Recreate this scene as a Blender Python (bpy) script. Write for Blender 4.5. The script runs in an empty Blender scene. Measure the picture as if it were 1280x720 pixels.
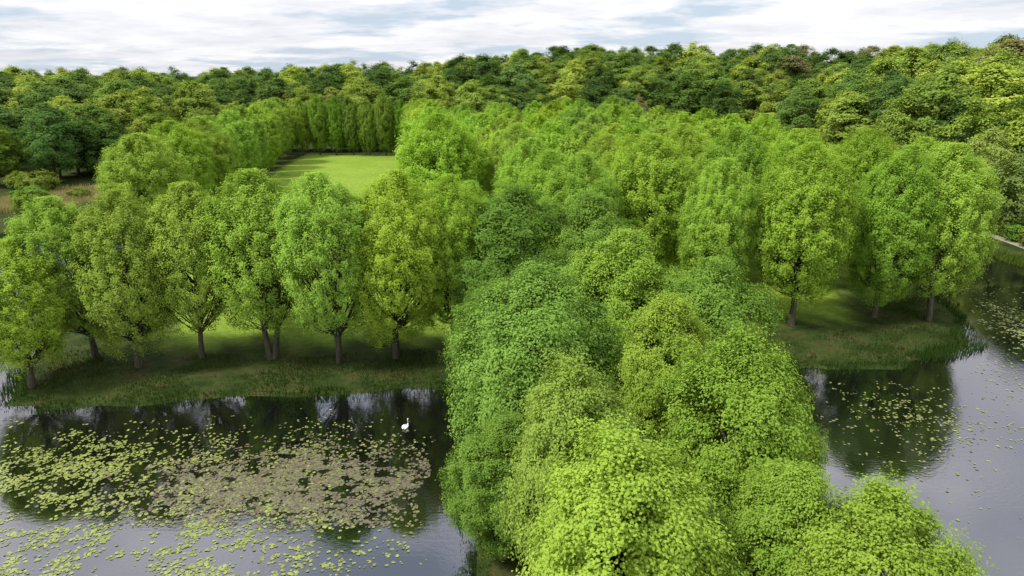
import bpy, math, numpy as np
from mathutils import Vector
rng=np.random.default_rng(7)
S=bpy.context.scene
S.view_settings.view_transform='Standard'; S.view_settings.look='None'; S.view_settings.exposure=0
def link(o): S.collection.objects.link(o); return o
# ---------------------------------------------------------------- mesh helpers
def quadmesh(name,V,Q,mats=(),midx=None,attrs=None,smooth=None):
    V=np.asarray(V,dtype=np.float32);Q=np.asarray(Q,dtype=np.int32)
    me=bpy.data.meshes.new(name)
    me.vertices.add(len(V));me.vertices.foreach_set('co',V.ravel())
    me.loops.add(Q.size);me.loops.foreach_set('vertex_index',Q.ravel())
    me.polygons.add(len(Q));me.polygons.foreach_set('loop_start',np.arange(0,Q.size,Q.shape[1],dtype=np.int32))
    for m in mats: me.materials.append(m)
    if midx is not None: me.polygons.foreach_set('material_index',np.asarray(midx,dtype=np.int32))
    if smooth is not None: me.polygons.foreach_set('use_smooth',np.asarray(smooth,dtype=bool))
    me.update(calc_edges=True)
    if attrs:
        for k,a in attrs.items():
            at=me.attributes.new(k,'FLOAT','POINT');at.data.foreach_set('value',np.asarray(a,dtype=np.float32))
    return me
def tube(P,R,sides=6,sq=1.0):
    P=np.asarray(P,float);n=len(P);R=np.asarray(R,float)
    T=np.gradient(P,axis=0);T/=np.linalg.norm(T,axis=1)[:,None]+1e-9
    ref=np.array([0,0,1.]) if abs(T[:,2]).mean()<.8 else np.array([1.,0,0])
    A=np.cross(T,ref);A/=np.linalg.norm(A,axis=1)[:,None]+1e-9
    B=np.cross(T,A)
    th=np.linspace(0,2*math.pi,sides,endpoint=False)
    V=P[:,None,:]+R[:,None,None]*(np.cos(th)[None,:,None]*A[:,None,:]+sq*np.sin(th)[None,:,None]*B[:,None,:])
    i=np.arange(n-1)[:,None]*sides;j=np.arange(sides)[None,:];k=(j+1)%sides
    Q=np.stack([i+j,i+k,i+sides+k,i+sides+j],-1).reshape(-1,4)
    return V.reshape(-1,3),Q
class Acc:
    def __init__(s): s.V=[];s.Q=[];s.M=[];s.A=[];s.n=0
    def add(s,V,Q,m,a=0.5):
        s.V.append(V);s.Q.append(Q+s.n);s.n+=len(V);s.M.append(np.full(len(Q),m));s.A.append(np.broadcast_to(a,(len(V),)))
    def mesh(s,name,mats,smooth_m=(0,)):
        M=np.concatenate(s.M)
        return quadmesh(name,np.concatenate(s.V),np.concatenate(s.Q),mats,M,{'tint':np.concatenate(s.A)},np.isin(M,smooth_m))
def nrm(a): return a/(np.linalg.norm(a,axis=-1,keepdims=True)+1e-9)
def leaves(C,N,s,asp=.36):
    n=len(C);R=rng.normal(size=(n,3));T=nrm(np.cross(N,R));B=np.cross(N,T)
    s=s[:,None]
    a=C-T*s*.5;c=C+T*s*.5-N*s*.1;b=C+B*s*asp-N*s*.12;d=C-B*s*asp-N*s*.12
    V=np.stack([a,b,c,d],1).reshape(-1,3)
    return V,np.arange(4*n).reshape(-1,4)
# ---------------------------------------------------------------- materials
def newmat(name):
    m=bpy.data.materials.new(name);m.use_nodes=True;nt=m.node_tree;nt.nodes.clear()
    o=nt.nodes.new('ShaderNodeOutputMaterial');return m,nt,nt.nodes,nt.links,o
def mathn(nt,op,a,b=None,c=None):
    n=nt.nodes.new('ShaderNodeMath');n.operation=op
    for i,v in enumerate((a,b,c)):
        if v is None: continue
        if isinstance(v,(int,float)): n.inputs[i].default_value=v
        else: nt.links.new(v,n.inputs[i])
    return n.outputs[0]
def mixc(nt,f,a,b,mode='MIX'):
    n=nt.nodes.new('ShaderNodeMix');n.data_type='RGBA';n.blend_type=mode
    for i,v in ((0,f),(6,a),(7,b)):
        if isinstance(v,(int,float)): n.inputs[i].default_value=v
        elif isinstance(v,tuple): n.inputs[i].default_value=(*v,1)
        else: nt.links.new(v,n.inputs[i])
    return n.outputs[2]
def ramp(nt,f,stops):
    n=nt.nodes.new('ShaderNodeValToRGB');e=n.color_ramp.elements
    while len(e)<len(stops): e.new(.5)
    for i,(p,c) in enumerate(stops): e[i].position=p;e[i].color=(*c,1) if len(c)==3 else c
    nt.links.new(f,n.inputs[0]);return n.outputs[0]
def noise(nt,vec,scale,detail=4,rough=.55):
    n=nt.nodes.new('ShaderNodeTexNoise');n.inputs['Scale'].default_value=scale;n.inputs['Detail'].default_value=detail;n.inputs['Roughness'].default_value=rough
    if vec is not None: nt.links.new(vec,n.inputs['Vector'])
    return n.outputs['Fac']
def leafmat(name,trans=.34):
    m,nt,N,L,o=newmat(name)
    oi=N.new('ShaderNodeObjectInfo');at=N.new('ShaderNodeAttribute');at.attribute_name='tint'
    t=at.outputs['Fac']
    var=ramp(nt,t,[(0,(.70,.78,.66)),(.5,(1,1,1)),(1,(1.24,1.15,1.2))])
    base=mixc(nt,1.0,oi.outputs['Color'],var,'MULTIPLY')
    tr=mixc(nt,1.0,base,(1.25,1.2,.8),'MULTIPLY')
    d=N.new('ShaderNodeBsdfDiffuse');L.new(base,d.inputs[0])
    tl=N.new('ShaderNodeBsdfTranslucent');L.new(tr,tl.inputs[0])
    mx=N.new('ShaderNodeMixShader');mx.inputs[0].default_value=trans;L.new(d.outputs[0],mx.inputs[1]);L.new(tl.outputs[0],mx.inputs[2])
    L.new(mx.outputs[0],o.inputs[0]);return m
LEAF=leafmat('leaf_green')
m,nt,N,L,o=newmat('bark');BARK=m
tc=N.new('ShaderNodeTexCoord');mp=N.new('ShaderNodeMapping');mp.inputs['Scale'].default_value=(6,6,1);L.new(tc.outputs['Object'],mp.inputs[0])
f=noise(nt,mp.outputs[0],1.5,5)
c=ramp(nt,f,[(.3,(.025,.022,.013)),(.7,(.085,.08,.05))])
p=N.new('ShaderNodeBsdfPrincipled');p.inputs['Roughness'].default_value=.9;L.new(c,p.inputs[0])
b=N.new('ShaderNodeBump');b.inputs['Strength'].default_value=.6;L.new(f,b.inputs['Height']);L.new(b.outputs[0],p.inputs['Normal']);L.new(p.outputs[0],o.inputs[0])
# ---------------------------------------------------------------- trees
def make_tree(name,kind,seed,h=20.,R=5.5,nclump=240,nleaf=70000,ls=.22,cs=.95,nbr=60,stems=1,open_=0.,zbf=None,lf=.25):
    global rng
    rng=np.random.default_rng(seed)
    ac=Acc()
    lime=kind=='lime'
    zb=(zbf or {'lime':.09,'round':.08,'forest':.14}[kind])*h
    def prof(t):
        t=np.clip(t,0,1)
        if lime: return np.where(t<.5,.62+.38*np.sin(math.pi*np.clip(t,0,.5)),np.sqrt(np.maximum(1-((t-.5)/.5)**2.3,0)))
        if kind=='round': return np.maximum(1-np.abs(2*t-1.0)**2.2,0.0)**.5
        return np.maximum(1-np.abs(2*t**.9-1)**2.2,0)**.5
    ph=rng.uniform(0,6.28,6);am={'lime':.03,'round':.13,'forest':.13}[kind]
    def lobe(th,t): return 1+am*np.sin(2*th+ph[0]+3*t)+am*.8*np.sin(3*th+ph[1]-5*t)+am*.6*np.sin(5*th+ph[2]+7*t)
    lean=rng.normal(0,lf,2)
    trunks=[]
    for s in range(stems):
        n=9;u=np.linspace(0,1,n)
        a=rng.uniform(0,6.28);sp=(0 if stems==1 else 1.7)
        tx=lean[0]*u*3+sp*np.cos(a+s*2.4)*u**.9*1.3+np.sin(u*5+ph[3]+s)*.18;ty=lean[1]*u*3+sp*np.sin(a+s*2.4)*u**.9*1.3+np.cos(u*4+ph[4])*.18
        P=np.stack([tx-tx[0]+.3*s,ty-ty[0],u*h*.86],1)
        P[0,2]=-.5
        rr=(.34 if stems==1 else .27)*(1-u)**.8+.03;rr[0]*=1.35
        V,Q=tube(P,rr,8);ac.add(V,Q,0);trunks.append(P)
    tt=rng.uniform(0,1,nclump*12);w=prof(tt)+.15
    if lime: w=w*np.clip(.30-.15*open_+tt*(2.2-open_),0,1)
    keep=rng.uniform(0,1.2,len(tt))<w;tt=tt[keep][:nclump]
    n=len(tt);th=rng.uniform(0,6.28,n)
    fr=np.sqrt(rng.uniform(.35 if not lime else .55,1,n));tp=tt>.86;fr[tp]*=rng.uniform(.05,1,tp.sum())**.55
    rad=np.maximum(R*prof(tt)*lobe(th,tt)-(cs*.55 if not lime else .35),.1)*fr
    C=np.stack([np.cos(th)*rad,np.sin(th)*rad,zb+tt*(h-zb-cs*.5)],1)
    C[:,0]+=lean[0]*3*C[:,2]/h;C[:,1]+=lean[1]*3*C[:,2]/h
    cr=cs*rng.uniform(.65,1.3,n)
    ct=rng.uniform(.2,.8,n)
    idx=rng.permutation(n)[:nbr]
    for i in idx:
        P=trunks[i%len(trunks)];c=C[i];d=np.hypot(c[0],c[1])
        z0=np.clip(c[2]-(1.5 if lime else .7)*d-1,h*.16,h*.84)
        if c[2]<z0: z0=min(c[2]+.5,h*.84)
        k=np.interp(z0,P[:,2],np.arange(len(P)));st=np.array([np.interp(k,np.arange(len(P)),P[:,q]) for q in range(3)])
        u=np.linspace(0,1,6)[:,None];mid=(st+c)/2+np.array([c[0]-st[0],c[1]-st[1],-abs(c[2]-st[2])*.3])*.22+rng.normal(0,.25,3)
        Bz=(1-u)**2*st+2*u*(1-u)*mid+u*u*c
        r0=(.03+.007*np.linalg.norm(c-st)) if lime else (.045+.013*np.linalg.norm(c-st))
        V,Q=tube(Bz,np.linspace(r0,.01,6),4);ac.add(V,Q,0)
    wt=cr**2;wt/=wt.sum()
    ci=rng.choice(n,nleaf,p=wt)
    D=nrm(rng.normal(size=(nleaf,3)))
    out0=nrm(C*np.array([1,1,.75])-np.array([0,0,h*.40*.75]));out=out0[ci]
    if lime:   # upward-swept sprays of foliage
        ax_=nrm(out0*np.array([1,1,.5])*.8+np.array([0,0,.7])+rng.normal(0,.15,(n,3)))
        u=rng.uniform(-1,1,nleaf);rr=(u+1)/2
        Pz=C[ci]+ax_[ci]*(u*cr[ci]*.88)[:,None]+rng.normal(size=(nleaf,3))*(cr[ci]*(1.05-.55*rr))[:,None]*.36
        Nn=nrm(out*1.6+np.array([0,0,.3])+rng.normal(size=(nleaf,3))*.34)
        over=Pz[:,2]>h;Pz[over,2]=h-(Pz[over,2]-h)*.5
    else:
        D=nrm(D+out*.4+np.array([0,0,.25]))
        rr=rng.uniform(0,1,nleaf)**.42
        sc=np.array([1.15,1.15,.85]) if kind=='forest' else np.array([1.08,1.08,.95])
        wob=1+.22*np.sin(D[:,0]*5+ci)+.22*np.sin(D[:,1]*6+ci*1.7)+.18*np.sin(D[:,2]*7+ci*2.3)
        Pz=C[ci]+D*sc*(cr[ci]*rr*wob)[:,None]
        if kind=='forest': Nn=nrm(D*.6+np.array([0,0,.3])+out*.9+rng.normal(size=(nleaf,3))*.32)
        else: Nn=nrm(D*.6+np.array([0,0,.3])+out*.85+rng.normal(size=(nleaf,3))*.38)
    s=ls*rng.uniform(.65,1.3,nleaf)
    V,Q=leaves(Pz,Nn,s)
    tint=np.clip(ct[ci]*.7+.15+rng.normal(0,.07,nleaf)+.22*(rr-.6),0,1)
    ac.add(V,Q,1,np.repeat(tint,4))
    return ac.mesh(name,[BARK,LEAF])
LIME_N=[make_tree('lime_mesh_a%d'%i,'lime',11+i,nclump=(1050,850,1050,900)[i],nleaf=(108000,84000,108000,88000)[i],ls=.18,cs=.88,nbr=90,stems=(1,2,1,2)[i],open_=(.8,1.4,.5,1.3)[i],zbf=(.15,.19,.13,.18)[i],lf=(.3,.5,.25,.45)[i]) for i in range(4)]
LIME_F=[make_tree('lime_mesh_b%d'%i,'lime',31+i,nclump=850,nleaf=38000,ls=.30,cs=.88,nbr=20) for i in range(4)]
ROUND=[make_tree('broad_mesh_a%d'%i,'round',51+i,h=17,R=5.2,nclump=(270,300,240,290)[i],nleaf=165000,ls=.18,cs=(1.1,1.0,1.2,1.05)[i],nbr=40) for i in range(4)]
FOR=[make_tree('forest_mesh_%d'%i,'forest',71+i,h=24,R=7,nclump=115,nleaf=18000,ls=.52,cs=1.6,nbr=20) for i in range(6)]
rng=np.random.default_rng(5)
def place(name,me,x,y,z,h,r,h0,r0,col,parent=None):
    o=bpy.data.objects.new(name,me);o.location=(x,y,z);o.rotation_euler=(0,0,rng.uniform(0,6.28))
    o.scale=(r/r0,r/r0,h/h0);o.color=(*col,1)
    if parent: o.parent=parent
    return link(o)
# ---------------------------------------------------------------- terrain
def sdpoly(P,X,Y):
    P=np.array(P,float);d=np.full(X.shape,1e9);ins=np.zeros(X.shape,bool)
    for i in range(len(P)):
        a=P[i];b=P[(i+1)%len(P)];e=b-a
        t=np.clip(((X-a[0])*e[0]+(Y-a[1])*e[1])/(e@e),0,1)
        d=np.minimum(d,np.hypot(X-a[0]-t*e[0],Y-a[1]-t*e[1]))
        if a[1]!=b[1]:
            c=((a[1]>Y)!=(b[1]>Y))&(X<(b[0]-a[0])*(Y-a[1])/(b[1]-a[1])+a[0]);ins^=c
    return np.where(ins,d,-d)
ISL=[(-48,57),(-30,59.3),(-8,61),(10,63),(26,64.5),(40,67),(52,71.5),(58,84),(66,103),(67,150),(50,264),(-94,276),(-84,200),(-73,128),(-64,92)]
CAU=[(-5,66),(-4.5,48),(-2.5,34),(-1,15),(2,-70),(24,-70),(23,20),(20,40),(15,52),(13,66)]
MOAT=[(-140,-60),(120,-60),(95,60),(84,95),(83,122),(82,170),(62,280),(-106,290),(-100,200),(-97,140),(-104,118),(-125,90)]
def land(X,Y):
    w=.7*np.sin(X*.31+Y*.12)+.5*np.sin(Y*.43-X*.2+1)+.35*np.sin(X*.9+2)+.3*np.sin(Y*1.1+X*.4)
    s=np.maximum(np.maximum(sdpoly(ISL,X,Y),sdpoly(CAU,X,Y)),-sdpoly(MOAT,X,Y))
    return s+w*.7
def ss(a,b,x): t=np.clip((x-a)/(b-a),0,1);return t*t*(3-2*t)
def rise(X,Y):
    r=ss(285,430,Y)*(6+13*ss(-160,60,X))
    r=np.maximum(r,ss(92,190,X)*ss(60,150,Y)*13)
    r=np.maximum(r,ss(-115,-260,X)*5)
    return r
def height(X,Y,L=None):
    if L is None: L=land(X,Y)
    z=np.where(L<0,np.maximum(L*.7,-1.6),.65*ss(-.6,3.5,L)-.03)
    return z+rise(X,Y)+.12*np.sin(X*.21)*np.sin(Y*.17)*(L>2)
def H1(x,y): return float(height(np.array([x],float),np.array([y],float))[0])
def axis(lo,hi,step,far):
    a=list(np.arange(lo,hi+.01,step));s=step
    while a[-1]<far: s*=1.25;a.append(a[-1]+s)
    s=step
    while a[0]>-far: s*=1.25;a.insert(0,a[0]-s)
    return np.array(a)
ax=axis(-130,110,.9,4000);ay=axis(8,230,.9,4000)
GX,GY=np.meshgrid(ax,ay);Lm=land(GX,GY);GZ=height(GX,GY,Lm)
nx,ny=len(ax),len(ay)
I=(np.arange(ny-1)[:,None]*nx+np.arange(nx-1)[None,:])
Q=np.stack([I,I+1,I+nx+1,I+nx],-1).reshape(-1,4)
m,nt,N,L,o=newmat('grass_ground');GR=m
geo=N.new('ShaderNodeNewGeometry');at=N.new('ShaderNodeAttribute');at.attribute_name='wild'
n1=noise(nt,geo.outputs['Position'],.07,5);n2=noise(nt,geo.outputs['Position'],1.3,6,.7);n3=noise(nt,geo.outputs['Position'],.35,4)
lawn=ramp(nt,n1,[(.3,(.16,.25,.028)),(.7,(.22,.31,.038))])
fine=ramp(nt,n2,[(.3,(.62,.64,.6)),(.7,(1.25,1.2,1.2))])
lawn=mixc(nt,1,lawn,fine,'MULTIPLY')
wildc=ramp(nt,n3,[(.3,(.018,.032,.006)),(.5,(.032,.05,.010)),(.7,(.06,.055,.02))])
wildc=mixc(nt,1,wildc,fine,'MULTIPLY')
col=mixc(nt,at.outputs['Fac'],lawn,wildc)
p=N.new('ShaderNodeBsdfPrincipled');p.inputs['Roughness'].default_value=.95;p.inputs['Specular IOR Level'].default_value=.1;L.new(col,p.inputs[0])
b=N.new('ShaderNodeBump');b.inputs['Strength'].default_value=.8;b.inputs['Distance'].default_value=.25;L.new(n2,b.inputs['Height']);L.new(b.outputs[0],p.inputs['Normal']);L.new(p.outputs[0],o.inputs[0])
island=sdpoly(ISL,GX,GY)
wild=1-ss(10,17,island+1.4*np.sin(GX*.5)+1.*np.sin(GX*1.3+GY))*.97
me=quadmesh('ground',np.stack([GX,GY,GZ],-1).reshape(-1,3),Q,[GR],None,{'wild':wild.ravel()},np.ones(len(Q)))
link(bpy.data.objects.new('ground',me))
# ---------------------------------------------------------------- water
m,nt,N,L,o=newmat('pond_water')
geo=N.new('ShaderNodeNewGeometry')
mp=N.new('ShaderNodeMapping');mp.inputs['Scale'].default_value=(1,1.6,1);L.new(geo.outputs['Position'],mp.inputs[0])
w1=noise(nt,mp.outputs[0],2.2,3);w2=noise(nt,geo.outputs['Position'],.09,3)
w2r=ramp(nt,w2,[(.4,(.10,.10,.10)),(.62,(.9,.9,.9))])
b=N.new('ShaderNodeBump');b.inputs['Distance'].default_value=.012;L.new(w1,b.inputs['Height']);L.new(w2r,b.inputs['Strength'])
d=N.new('ShaderNodeBsdfDiffuse');dc=ramp(nt,w2,[(.35,(.003,.004,.003)),(.7,(.006,.006,.005))]);L.new(dc,d.inputs[0])
g=N.new('ShaderNodeBsdfGlossy');g.inputs['Roughness'].default_value=.02;g.inputs[0].default_value=(.95,.93,1,1);L.new(b.outputs[0],g.inputs['Normal'])
fr=N.new('ShaderNodeFresnel');fr.inputs[0].default_value=2.9;L.new(b.outputs[0],fr.inputs['Normal'])
mx=N.new('ShaderNodeMixShader');L.new(fr.outputs[0],mx.inputs[0]);L.new(d.outputs[0],mx.inputs[1]);L.new(g.outputs[0],mx.inputs[2]);L.new(mx.outputs[0],o.inputs[0])
me=quadmesh('water',[(-160,-80,0),(140,-80,0),(140,300,0),(-160,300,0)],[[0,1,2,3]],[m]);link(bpy.data.objects.new('water',me))
# ---------------------------------------------------------------- trees placement
LM=(.28,.405,.05)
def lime(x,y,h,r,col=LM,near=None,v=None):
    near=(y<112) if near is None else near
    k=rng.uniform(.84,1.1);c=(col[0]*k*rng.uniform(.84,1.04),col[1]*k,col[2]*rng.uniform(.8,1.2))
    src=LIME_N if near else LIME_F
    me=src[rng.integers(4) if v is None else v]
    place('lime_tree',me,x,y,H1(x,y)-.1,h,r,20,5.5,c)
for x,y,h,r,v in [(-47.5,61.5,15,4.8,0),(-45,68,18,5,1),(-39,65.5,18.5,5.0,2),(-33.5,68,19,4.8,3),(-26,68,20.4,5.7,3),(-18.5,67,20.6,5.1,1),(-12.5,68,20.4,5.4,2),(-29.5,78,18,4.6,0),(-6.5,70,19.5,4.6,0)]:
    lime(x,y,h,r,v=v)
for i,y in enumerate(np.arange(113,268,15)):   # left avenue
    lime(-60-(y-112)*.172+rng.normal(0,.3),y,21+rng.normal(0,.5),7.2 if y<150 else 6.9,near=y<145,v=(2 if y<145 else None))
for x in np.arange(-84,-22,6.2): lime(x,258+rng.normal(0,.8),21+rng.normal(0,.8),4.0,(.18,.275,.035),v=int(rng.integers(4)))
rows=[(-13,117,7.6,22),(0,92,6.0,20.5),(14,100,6.2,20.5),(27,98,6.2,21),(40,104,6.2,21.3),(53,110,6.2,21.3)]
for x0,ys,r,h in rows:
    for y in np.arange(ys,250,14.5):
        rr=r if y<150 else min(r,6.4)
        nr=y<122;lime(x0-(y-125)*.158+rng.normal(0,.5),y+rng.normal(0,.6),h-(.8 if y>150 else 0)+rng.normal(0,.8),rr,near=nr,v=(int(rng.integers(2))*2 if nr else None))
for x,y,h,r,v in [(8,86,20,5.4,2),(19,91,22,6.5,0),(24.8,81,20.2,4.8,2),(34,78,22,5.9,0),(45.5,81,21.5,5.4,2),(52,80,21.8,5.6,3),(57.5,90,21,5.2,0),(39.5,93,20.5,5.0,1),(-6,80,17.5,4.5,2),(62,103,20.5,5.4,0),(61,117,21,5.6,2)]:
    lime(x,y,h,r,near=True,v=v)
# causeway broadleaf trees
G0=(.12,.215,.035);G1=(.165,.28,.045);G2=(.21,.33,.045);G3=(.255,.37,.05)
for i,(x,y,h,r,c) in enumerate([(-1,71,18.3,6.3,G0),(8,67.5,18,4.8,G1),(3.5,59.5,14,4.3,G0),(9.5,55,17.2,4.8,G2),(14,48,16.6,4.6,G1),(-1.5,56.5,12.0,4.2,G0),
    (1.0,43,17.2,5.2,(.18,.31,.055)),(9.8,41,16.2,3.6,G3),(12.8,33.5,16,4.2,G2),(3.7,31,15.9,3.8,(.225,.325,.055)),(5.3,24.5,15.3,4.7,G3),(12.4,26.0,13.2,3.3,G2),(15.8,23,13.8,3.8,G3),(-.4,36.5,10.0,3.3,G1),
    (15,60,14.0,4.3,G2),(17,41.5,10,3.3,G0),(9.5,31,8.5,3.0,G0),(2,20,10.4,3.8,G1),(9.4,18.8,12.0,3.7,G2),(4.5,50,10,3.6,G0),(6.5,37,9,3,G0)]):
    k=rng.uniform(.92,1.08);place('maple_tree',ROUND[(2 if i==9 else i)%4],x,y,H1(x,y)-.1,h,r,17,5.2,tuple(q*k for q in c))
# ---------------------------------------------------------------- forest
par=bpy.data.objects.new('forest_trees',None);link(par)
pal=[(.12,.20,.04),(.16,.24,.045),(.21,.29,.05),(.25,.32,.055),(.13,.21,.055),(.29,.365,.06),(.10,.17,.04),(.075,.135,.032)]
cnt=0;sp=15.
for gy in np.arange(122,500,sp):
    for gx in np.arange(-420,440,sp):
        x=gx+rng.uniform(-5.5,5.5);y=gy+rng.uniform(-5.5,5.5)
        if abs(x)>y*.85+30: continue
        back=y>292+8*math.sin(x*.03)
        left=(x<-122-(8*math.sin(y*.08))) and y>195
        right=x>100+5*math.sin(y*.1) and y>128
        if not(back or left or right): continue
        h=rng.uniform(16,28);r=h*rng.uniform(.32,.46)
        c=pal[rng.integers(len(pal))];k=rng.uniform(.85,1.2);c=tuple(q*k for q in c)
        if rng.random()<.02: c=(.20,.19,.08)
        if right and not back: h=rng.uniform(22,32);r=h*rng.uniform(.31,.42);c=tuple(q*1.08 for q in c)
        place('forest_crown',FOR[rng.integers(6)],x,y,H1(x,y)-.2,h,r,24,7,c,par);cnt+=1
print('forest',cnt)
for nm,x,y,h,r,c in [('oak_tree',-127,190,22,7.5,(.10,.19,.045)),('oak_tree',-137,182,18,7,(.14,.22,.03)),('alder_tree',-131,212,19,4,(.26,.22,.07)),('oak_tree',-118,230,22,7,(.14,.22,.03)),
   ('willow_tree',90,131,20,4.4,(.27,.35,.08)),('alder_tree',94,124,17,5,(.17,.24,.06)),('oak_tree',102,135,25,7.5,(.25,.34,.05)),('oak_tree',97,150,24,7,(.22,.31,.05)),('ash_tree',92,165,26,6.5,(.20,.29,.05))]:
    place(nm,FOR[rng.integers(6)],x,y,H1(x,y)-.2,h,r,24,7,c)
BUSH=make_tree('bush_mesh','round',99,h=5,R=3.2,nclump=60,nleaf=14000,ls=.3,cs=.8,nbr=12)
rng=np.random.default_rng(15)
for x,y,h,r in [(-107,150,5,3.6),(-112,158,4.5,4),(-120,172,6,4.5),(-126,178,5,4),(-113,196,4,3),(-106,166,3,2.4),(90,140,5,3.5),(92,116,4,3),(94,110,4.5,3.4),(96,103,4,3),(93,121,4,3.2)]:
    place('bush',BUSH,x,y,H1(x,y)-.2,h,r,5,3.2,(.15*rng.uniform(.8,1.3),.23*rng.uniform(.9,1.2),.04))
# ---------------------------------------------------------------- path
m,nt,N,L,o=newmat('gravel_path');geo=N.new('ShaderNodeNewGeometry')
c=ramp(nt,noise(nt,geo.outputs['Position'],2,5),[(.3,(.22,.19,.14)),(.7,(.34,.30,.23))]);p=N.new('ShaderNodeBsdfPrincipled');p.inputs['Roughness'].default_value=.95;L.new(c,p.inputs[0]);L.new(p.outputs[0],o.inputs[0])
ys=np.arange(70,200,1.);px=89.5+1.2*np.sin(ys*.06)+np.maximum(0,100-ys)*.25
V=[];
for y_,x_ in zip(ys,px):
    for k in (-.9,0,.9): V.append((x_+k,y_,H1(x_+k,y_)+.07))
n=len(ys);Qp=[[3*i+j,3*i+j+1,3*i+j+4,3*i+j+3] for i in range(n-1) for j in (0,1)]
link(bpy.data.objects.new('path',quadmesh('path',V,Qp,[m])))
# ---------------------------------------------------------------- reeds
def blades(name,X,Y,hh,w,col,z=None):
    n=len(X);Z=height(X,Y)-.05 if z is None else z;a=rng.uniform(0,6.28,n);dx=np.cos(a)*w;dy=np.sin(a)*w
    l=rng.normal(0,.22,(n,2))*hh[:,None];B=np.stack([X,Y,np.maximum(Z,-.15)],1);W=np.stack([dx,dy,0*dx],1)
    T=B+np.stack([l[:,0],l[:,1],hh],1);M=B+np.stack([l[:,0]*.35,l[:,1]*.35,hh*.6],1)
    V=np.stack([B-W,B+W,M+W*.8,M-W*.8,T+W*.15,T-W*.15],1).reshape(-1,3);k=np.arange(n)[:,None]*6
    Q=np.concatenate([k+np.array([0,1,2,3]),k+np.array([3,2,4,5])])
    t=np.repeat(np.clip(rng.normal(.5,.2,n),0,1),6)
    me=quadmesh(name,V,Q,[LEAF],None,{'tint':t});o=bpy.data.objects.new(name,me);o.color=(*col,1);link(o)
def fbm(X,Y,s,sd):
    r=np.random.default_rng(sd);v=0
    for i in range(14):
        a=r.uniform(0,6.28);f=s*2**r.uniform(0,2.2);v=v+np.sin((X*np.cos(a)+Y*np.sin(a))*f+r.uniform(0,6.28))/(f/s)**.6
    return v/2.2
def scatter(n,x0,x1,y0,y1,lo,hi):
    X=rng.uniform(x0,x1,n);Y=rng.uniform(y0,y1,n);l=land(X,Y);k=(l>lo)&(l<hi);return X[k],Y[k]
X,Y=scatter(360000,-60,75,8,120,-1.0,1.2);hh=rng.uniform(.2,.75,len(X))*(1+.6*np.clip(fbm(X,Y,.3,9),-1,1));blades('shoreline_reeds',X,Y,hh,.035,(.028,.058,.010))
X,Y=scatter(220000,-60,75,55,100,.8,9);k=rng.uniform(size=len(X))<.5+.4*fbm(X,Y,.4,8);X=X[k];Y=Y[k];blades('rough_grass',X,Y,rng.uniform(.12,.45,len(X)),.035,(.038,.062,.012))
X,Y=scatter(60000,80,100,60,180,-1,2);blades('bank_reeds',X,Y,rng.uniform(.4,1.3,len(X)),.07,(.08,.125,.02))
X=rng.uniform(-122,-100,50000);Y=rng.uniform(148,205,50000);k=land(X,Y)>-1;k&=rng.uniform(size=50000)<.4+.5*fbm(X,Y,.12,3);blades('dry_reed_bed',X[k],Y[k],rng.uniform(.6,1.6,k.sum()),.06,(.30,.27,.12))
# ---------------------------------------------------------------- lily pads
m,nt,N,L,o=newmat('lily_pad')
at=N.new('ShaderNodeAttribute');at.attribute_name='tint'
c=ramp(nt,at.outputs['Fac'],[(0,(.085,.065,.052)),(.3,(.14,.12,.085)),(.5,(.14,.165,.045)),(1,(.25,.29,.065))])
p=N.new('ShaderNodeBsdfPrincipled');p.inputs['Roughness'].default_value=.35;L.new(c,p.inputs[0]);L.new(p.outputs[0],o.inputs[0])
PX=[];PY=[];PT=[]
def pads(n,x0,x1,y0,y1,dens,tint,sd):
    X=rng.uniform(x0,x1,n);Y=rng.uniform(y0,y1,n);l=land(X,Y)
    f=.45*fbm(X,Y,.3,sd)+.5*fbm(X,Y,1.3,sd+20)+.6*fbm(X,Y,3.5,sd+40)
    k=(l<-2.5)&(rng.uniform(0,1,n)<dens(X,Y,f));X=X[k];Y=Y[k]
    PX.append(X);PY.append(Y);PT.append(tint(X,Y))
g2=lambda X,Y,a,b,sx,sy:np.exp(-((X-a)/sx)**2-((Y-b)/sy)**2)
pads(130000,-62,-3,22,58,lambda X,Y,f:np.clip((.2+.4*f),0,1)*np.clip(1.1*g2(X,Y,-32,36,14,7)+.9*g2(X,Y,-39,43,14,8)+.4*g2(X,Y,-22,38,12,5)+.35*g2(X,Y,-26,49,15,4),0,1),lambda X,Y:np.clip(.74+rng.normal(0,.2,len(X)),.2,1),1)
pads(120000,-32,-5,40,57,lambda X,Y,f:np.clip(.26+.42*f,0,1)*np.clip(1.2*g2(X,Y,-16,45,8.5,4.2),0,1),lambda X,Y:np.clip(.24+rng.normal(0,.22,len(X)),0,1),2)
pads(80000,18,84,32,75,lambda X,Y,f:np.clip(.04+.45*f,0,1)*np.clip(g2(X,Y,42,54,14,8)+.8*g2(X,Y,34,61,12,4),0,1)*.6,lambda X,Y:np.clip(.6+rng.normal(0,.22,len(X)),.1,1),3)
pads(70000,50,84,58,118,lambda X,Y,f:np.clip(.15+.5*f,0,1)*g2(X,Y,64,77,9,15),lambda X,Y:np.clip(.75+rng.normal(0,.18,len(X)),.1,1),4)
X=np.concatenate(PX);Y=np.concatenate(PY);T=np.concatenate(PT);n=len(X);print('pads',n)
R_=rng.uniform(.05,.14,n);A=rng.uniform(0,6.28,n);Z=rng.uniform(.006,.03,n)
th=np.linspace(.25,2*math.pi-.25,9)[None,:]+A[:,None]
tl=rng.normal(0,.06,(n,2))
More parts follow.
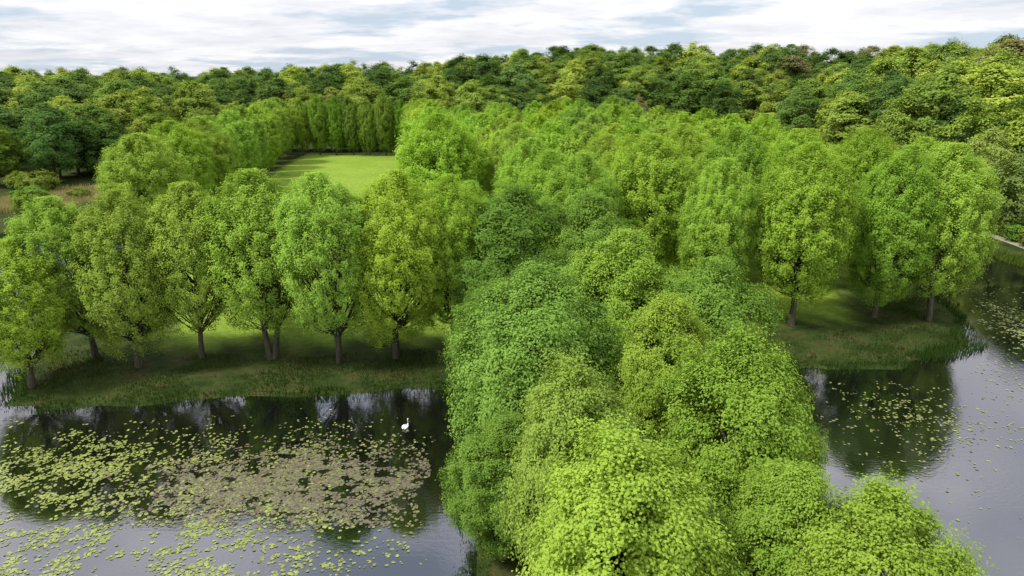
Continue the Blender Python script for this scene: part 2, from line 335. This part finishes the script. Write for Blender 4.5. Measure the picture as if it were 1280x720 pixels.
ox=np.concatenate([np.zeros((n,1)),np.cos(th)*R_[:,None]],1);oy=np.concatenate([np.zeros((n,1)),np.sin(th)*R_[:,None]],1)
V=np.stack([X[:,None]+ox,Y[:,None]+oy,Z[:,None]+ox*tl[:,:1]+oy*tl[:,1:]+.012],-1).reshape(-1,3)
k=np.arange(n)[:,None]*10
Q=np.concatenate([k+np.array([0,1,2,3]),k+np.array([0,3,4,5]),k+np.array([0,5,6,7]),k+np.array([0,7,8,9])])
link(bpy.data.objects.new('lily_pads',quadmesh('lily_pads',V,Q,[m],None,{'tint':np.repeat(T,10)})))
# ---------------------------------------------------------------- swan
def simple(name,col,r=.6):
    m,nt,N,L,o=newmat(name);p=N.new('ShaderNodeBsdfPrincipled');p.inputs['Roughness'].default_value=r
    tc=N.new('ShaderNodeTexCoord');f=noise(nt,tc.outputs['Object'],14,3);c=ramp(nt,f,[(.3,tuple(q*.85 for q in col)),(.7,col)]);L.new(c,p.inputs[0]);L.new(p.outputs[0],o.inputs[0]);return m
WH=simple('white_feathers',(.82,.82,.8));OR=simple('orange_beak',(.6,.2,.03));BK=simple('black_feet',(.02,.02,.02))
ac=Acc()
def ad(P,R,m,s=14,sq=1.): V,Q=tube(P,R,s,sq);ac.add(V,Q,m)
u=np.linspace(0,1,14);ad(np.stack([-.55+1.1*u,0*u,.14+.16*(1-u)**3-.02*np.sin(u*3)],1),.24*np.sin(math.pi*np.clip(u,.01,.99)**.8)**.7+.004,0,14,.78)
for s in (-1,1): ad(np.stack([-.62+.95*u,s*(.10+.11*np.sin(u*3.1)),.24+.08*np.sin(u*2.6)],1),.13*np.sin(math.pi*np.clip(u,.01,.99)**.9)**.7+.004,0,10,.8)
nk=np.array([(.42,0,.18),(.54,0,.28),(.58,0,.42),(.52,0,.56),(.47,0,.68),(.49,0,.79),(.56,0,.84),(.62,0,.83)]);ad(nk,[.10,.075,.055,.045,.04,.042,.05,.045],0,10)
ad([(.52,0,.835),(.58,0,.85),(.64,0,.835),(.69,0,.815)],[.02,.055,.048,.025],0,10)
ad([(.67,0,.82),(.74,0,.80),(.80,0,.785),(.81,0,.783)],[.027,.022,.016,.002],1,8,.7)
ad([(.655,0,.845),(.68,0,.85),(.70,0,.835)],[.004,.016,.004],2,6)
me=ac.mesh('swan',[WH,OR,BK],(0,1,2));o=bpy.data.objects.new('swan',me);o.location=(-9.4,54,-.06);o.rotation_euler=(0,0,math.radians(75));o.scale=(.85,.85,.8);link(o)
# ---------------------------------------------------------------- light, sky, camera
el=math.radians(52);az=math.radians(-114)
dv=Vector((math.sin(az)*math.cos(el),math.cos(az)*math.cos(el),math.sin(el)))
sl=bpy.data.lights.new('sun','SUN');sl.energy=4.7;sl.angle=math.radians(9);sl.color=(1,.97,.90)
so=bpy.data.objects.new('sun',sl);so.rotation_euler=dv.to_track_quat('Z','Y').to_euler();link(so)
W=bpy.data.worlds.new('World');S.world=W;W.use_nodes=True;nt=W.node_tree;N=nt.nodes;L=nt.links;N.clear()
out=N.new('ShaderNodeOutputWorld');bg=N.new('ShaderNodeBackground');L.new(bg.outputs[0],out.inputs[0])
sky=N.new('ShaderNodeTexSky');sky.sky_type='NISHITA';sky.sun_disc=False;sky.sun_elevation=el;sky.sun_rotation=az
tc=N.new('ShaderNodeTexCoord');sx=N.new('ShaderNodeSeparateXYZ');L.new(tc.outputs['Generated'],sx.inputs[0])
zp=mathn(nt,'MAXIMUM',sx.outputs[2],0.0)
z=mathn(nt,'ADD',zp,.10)
cx=mathn(nt,'DIVIDE',sx.outputs[0],z);cy=mathn(nt,'DIVIDE',sx.outputs[1],z)
cb=N.new('ShaderNodeCombineXYZ');L.new(cx,cb.inputs[0]);L.new(cy,cb.inputs[1])
c1=noise(nt,cb.outputs[0],.55,5,.6);c2=noise(nt,cb.outputs[0],.8,5,.62)
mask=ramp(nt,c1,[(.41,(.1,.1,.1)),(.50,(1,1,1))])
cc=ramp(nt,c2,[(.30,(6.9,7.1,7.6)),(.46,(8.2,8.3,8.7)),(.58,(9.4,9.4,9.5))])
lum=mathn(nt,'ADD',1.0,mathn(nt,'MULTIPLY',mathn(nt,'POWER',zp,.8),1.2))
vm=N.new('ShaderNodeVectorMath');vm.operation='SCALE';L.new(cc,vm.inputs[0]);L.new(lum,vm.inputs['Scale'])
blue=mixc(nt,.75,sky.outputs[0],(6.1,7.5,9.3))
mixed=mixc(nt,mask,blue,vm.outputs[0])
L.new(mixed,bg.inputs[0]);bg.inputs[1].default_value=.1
cam=bpy.data.cameras.new('camera');cam.lens=24;cam.sensor_width=36;cam.clip_end=9000
co=bpy.data.objects.new('camera',cam);co.location=(0,0,30);co.rotation_euler=(math.radians(72.5),0,0);link(co);S.camera=co
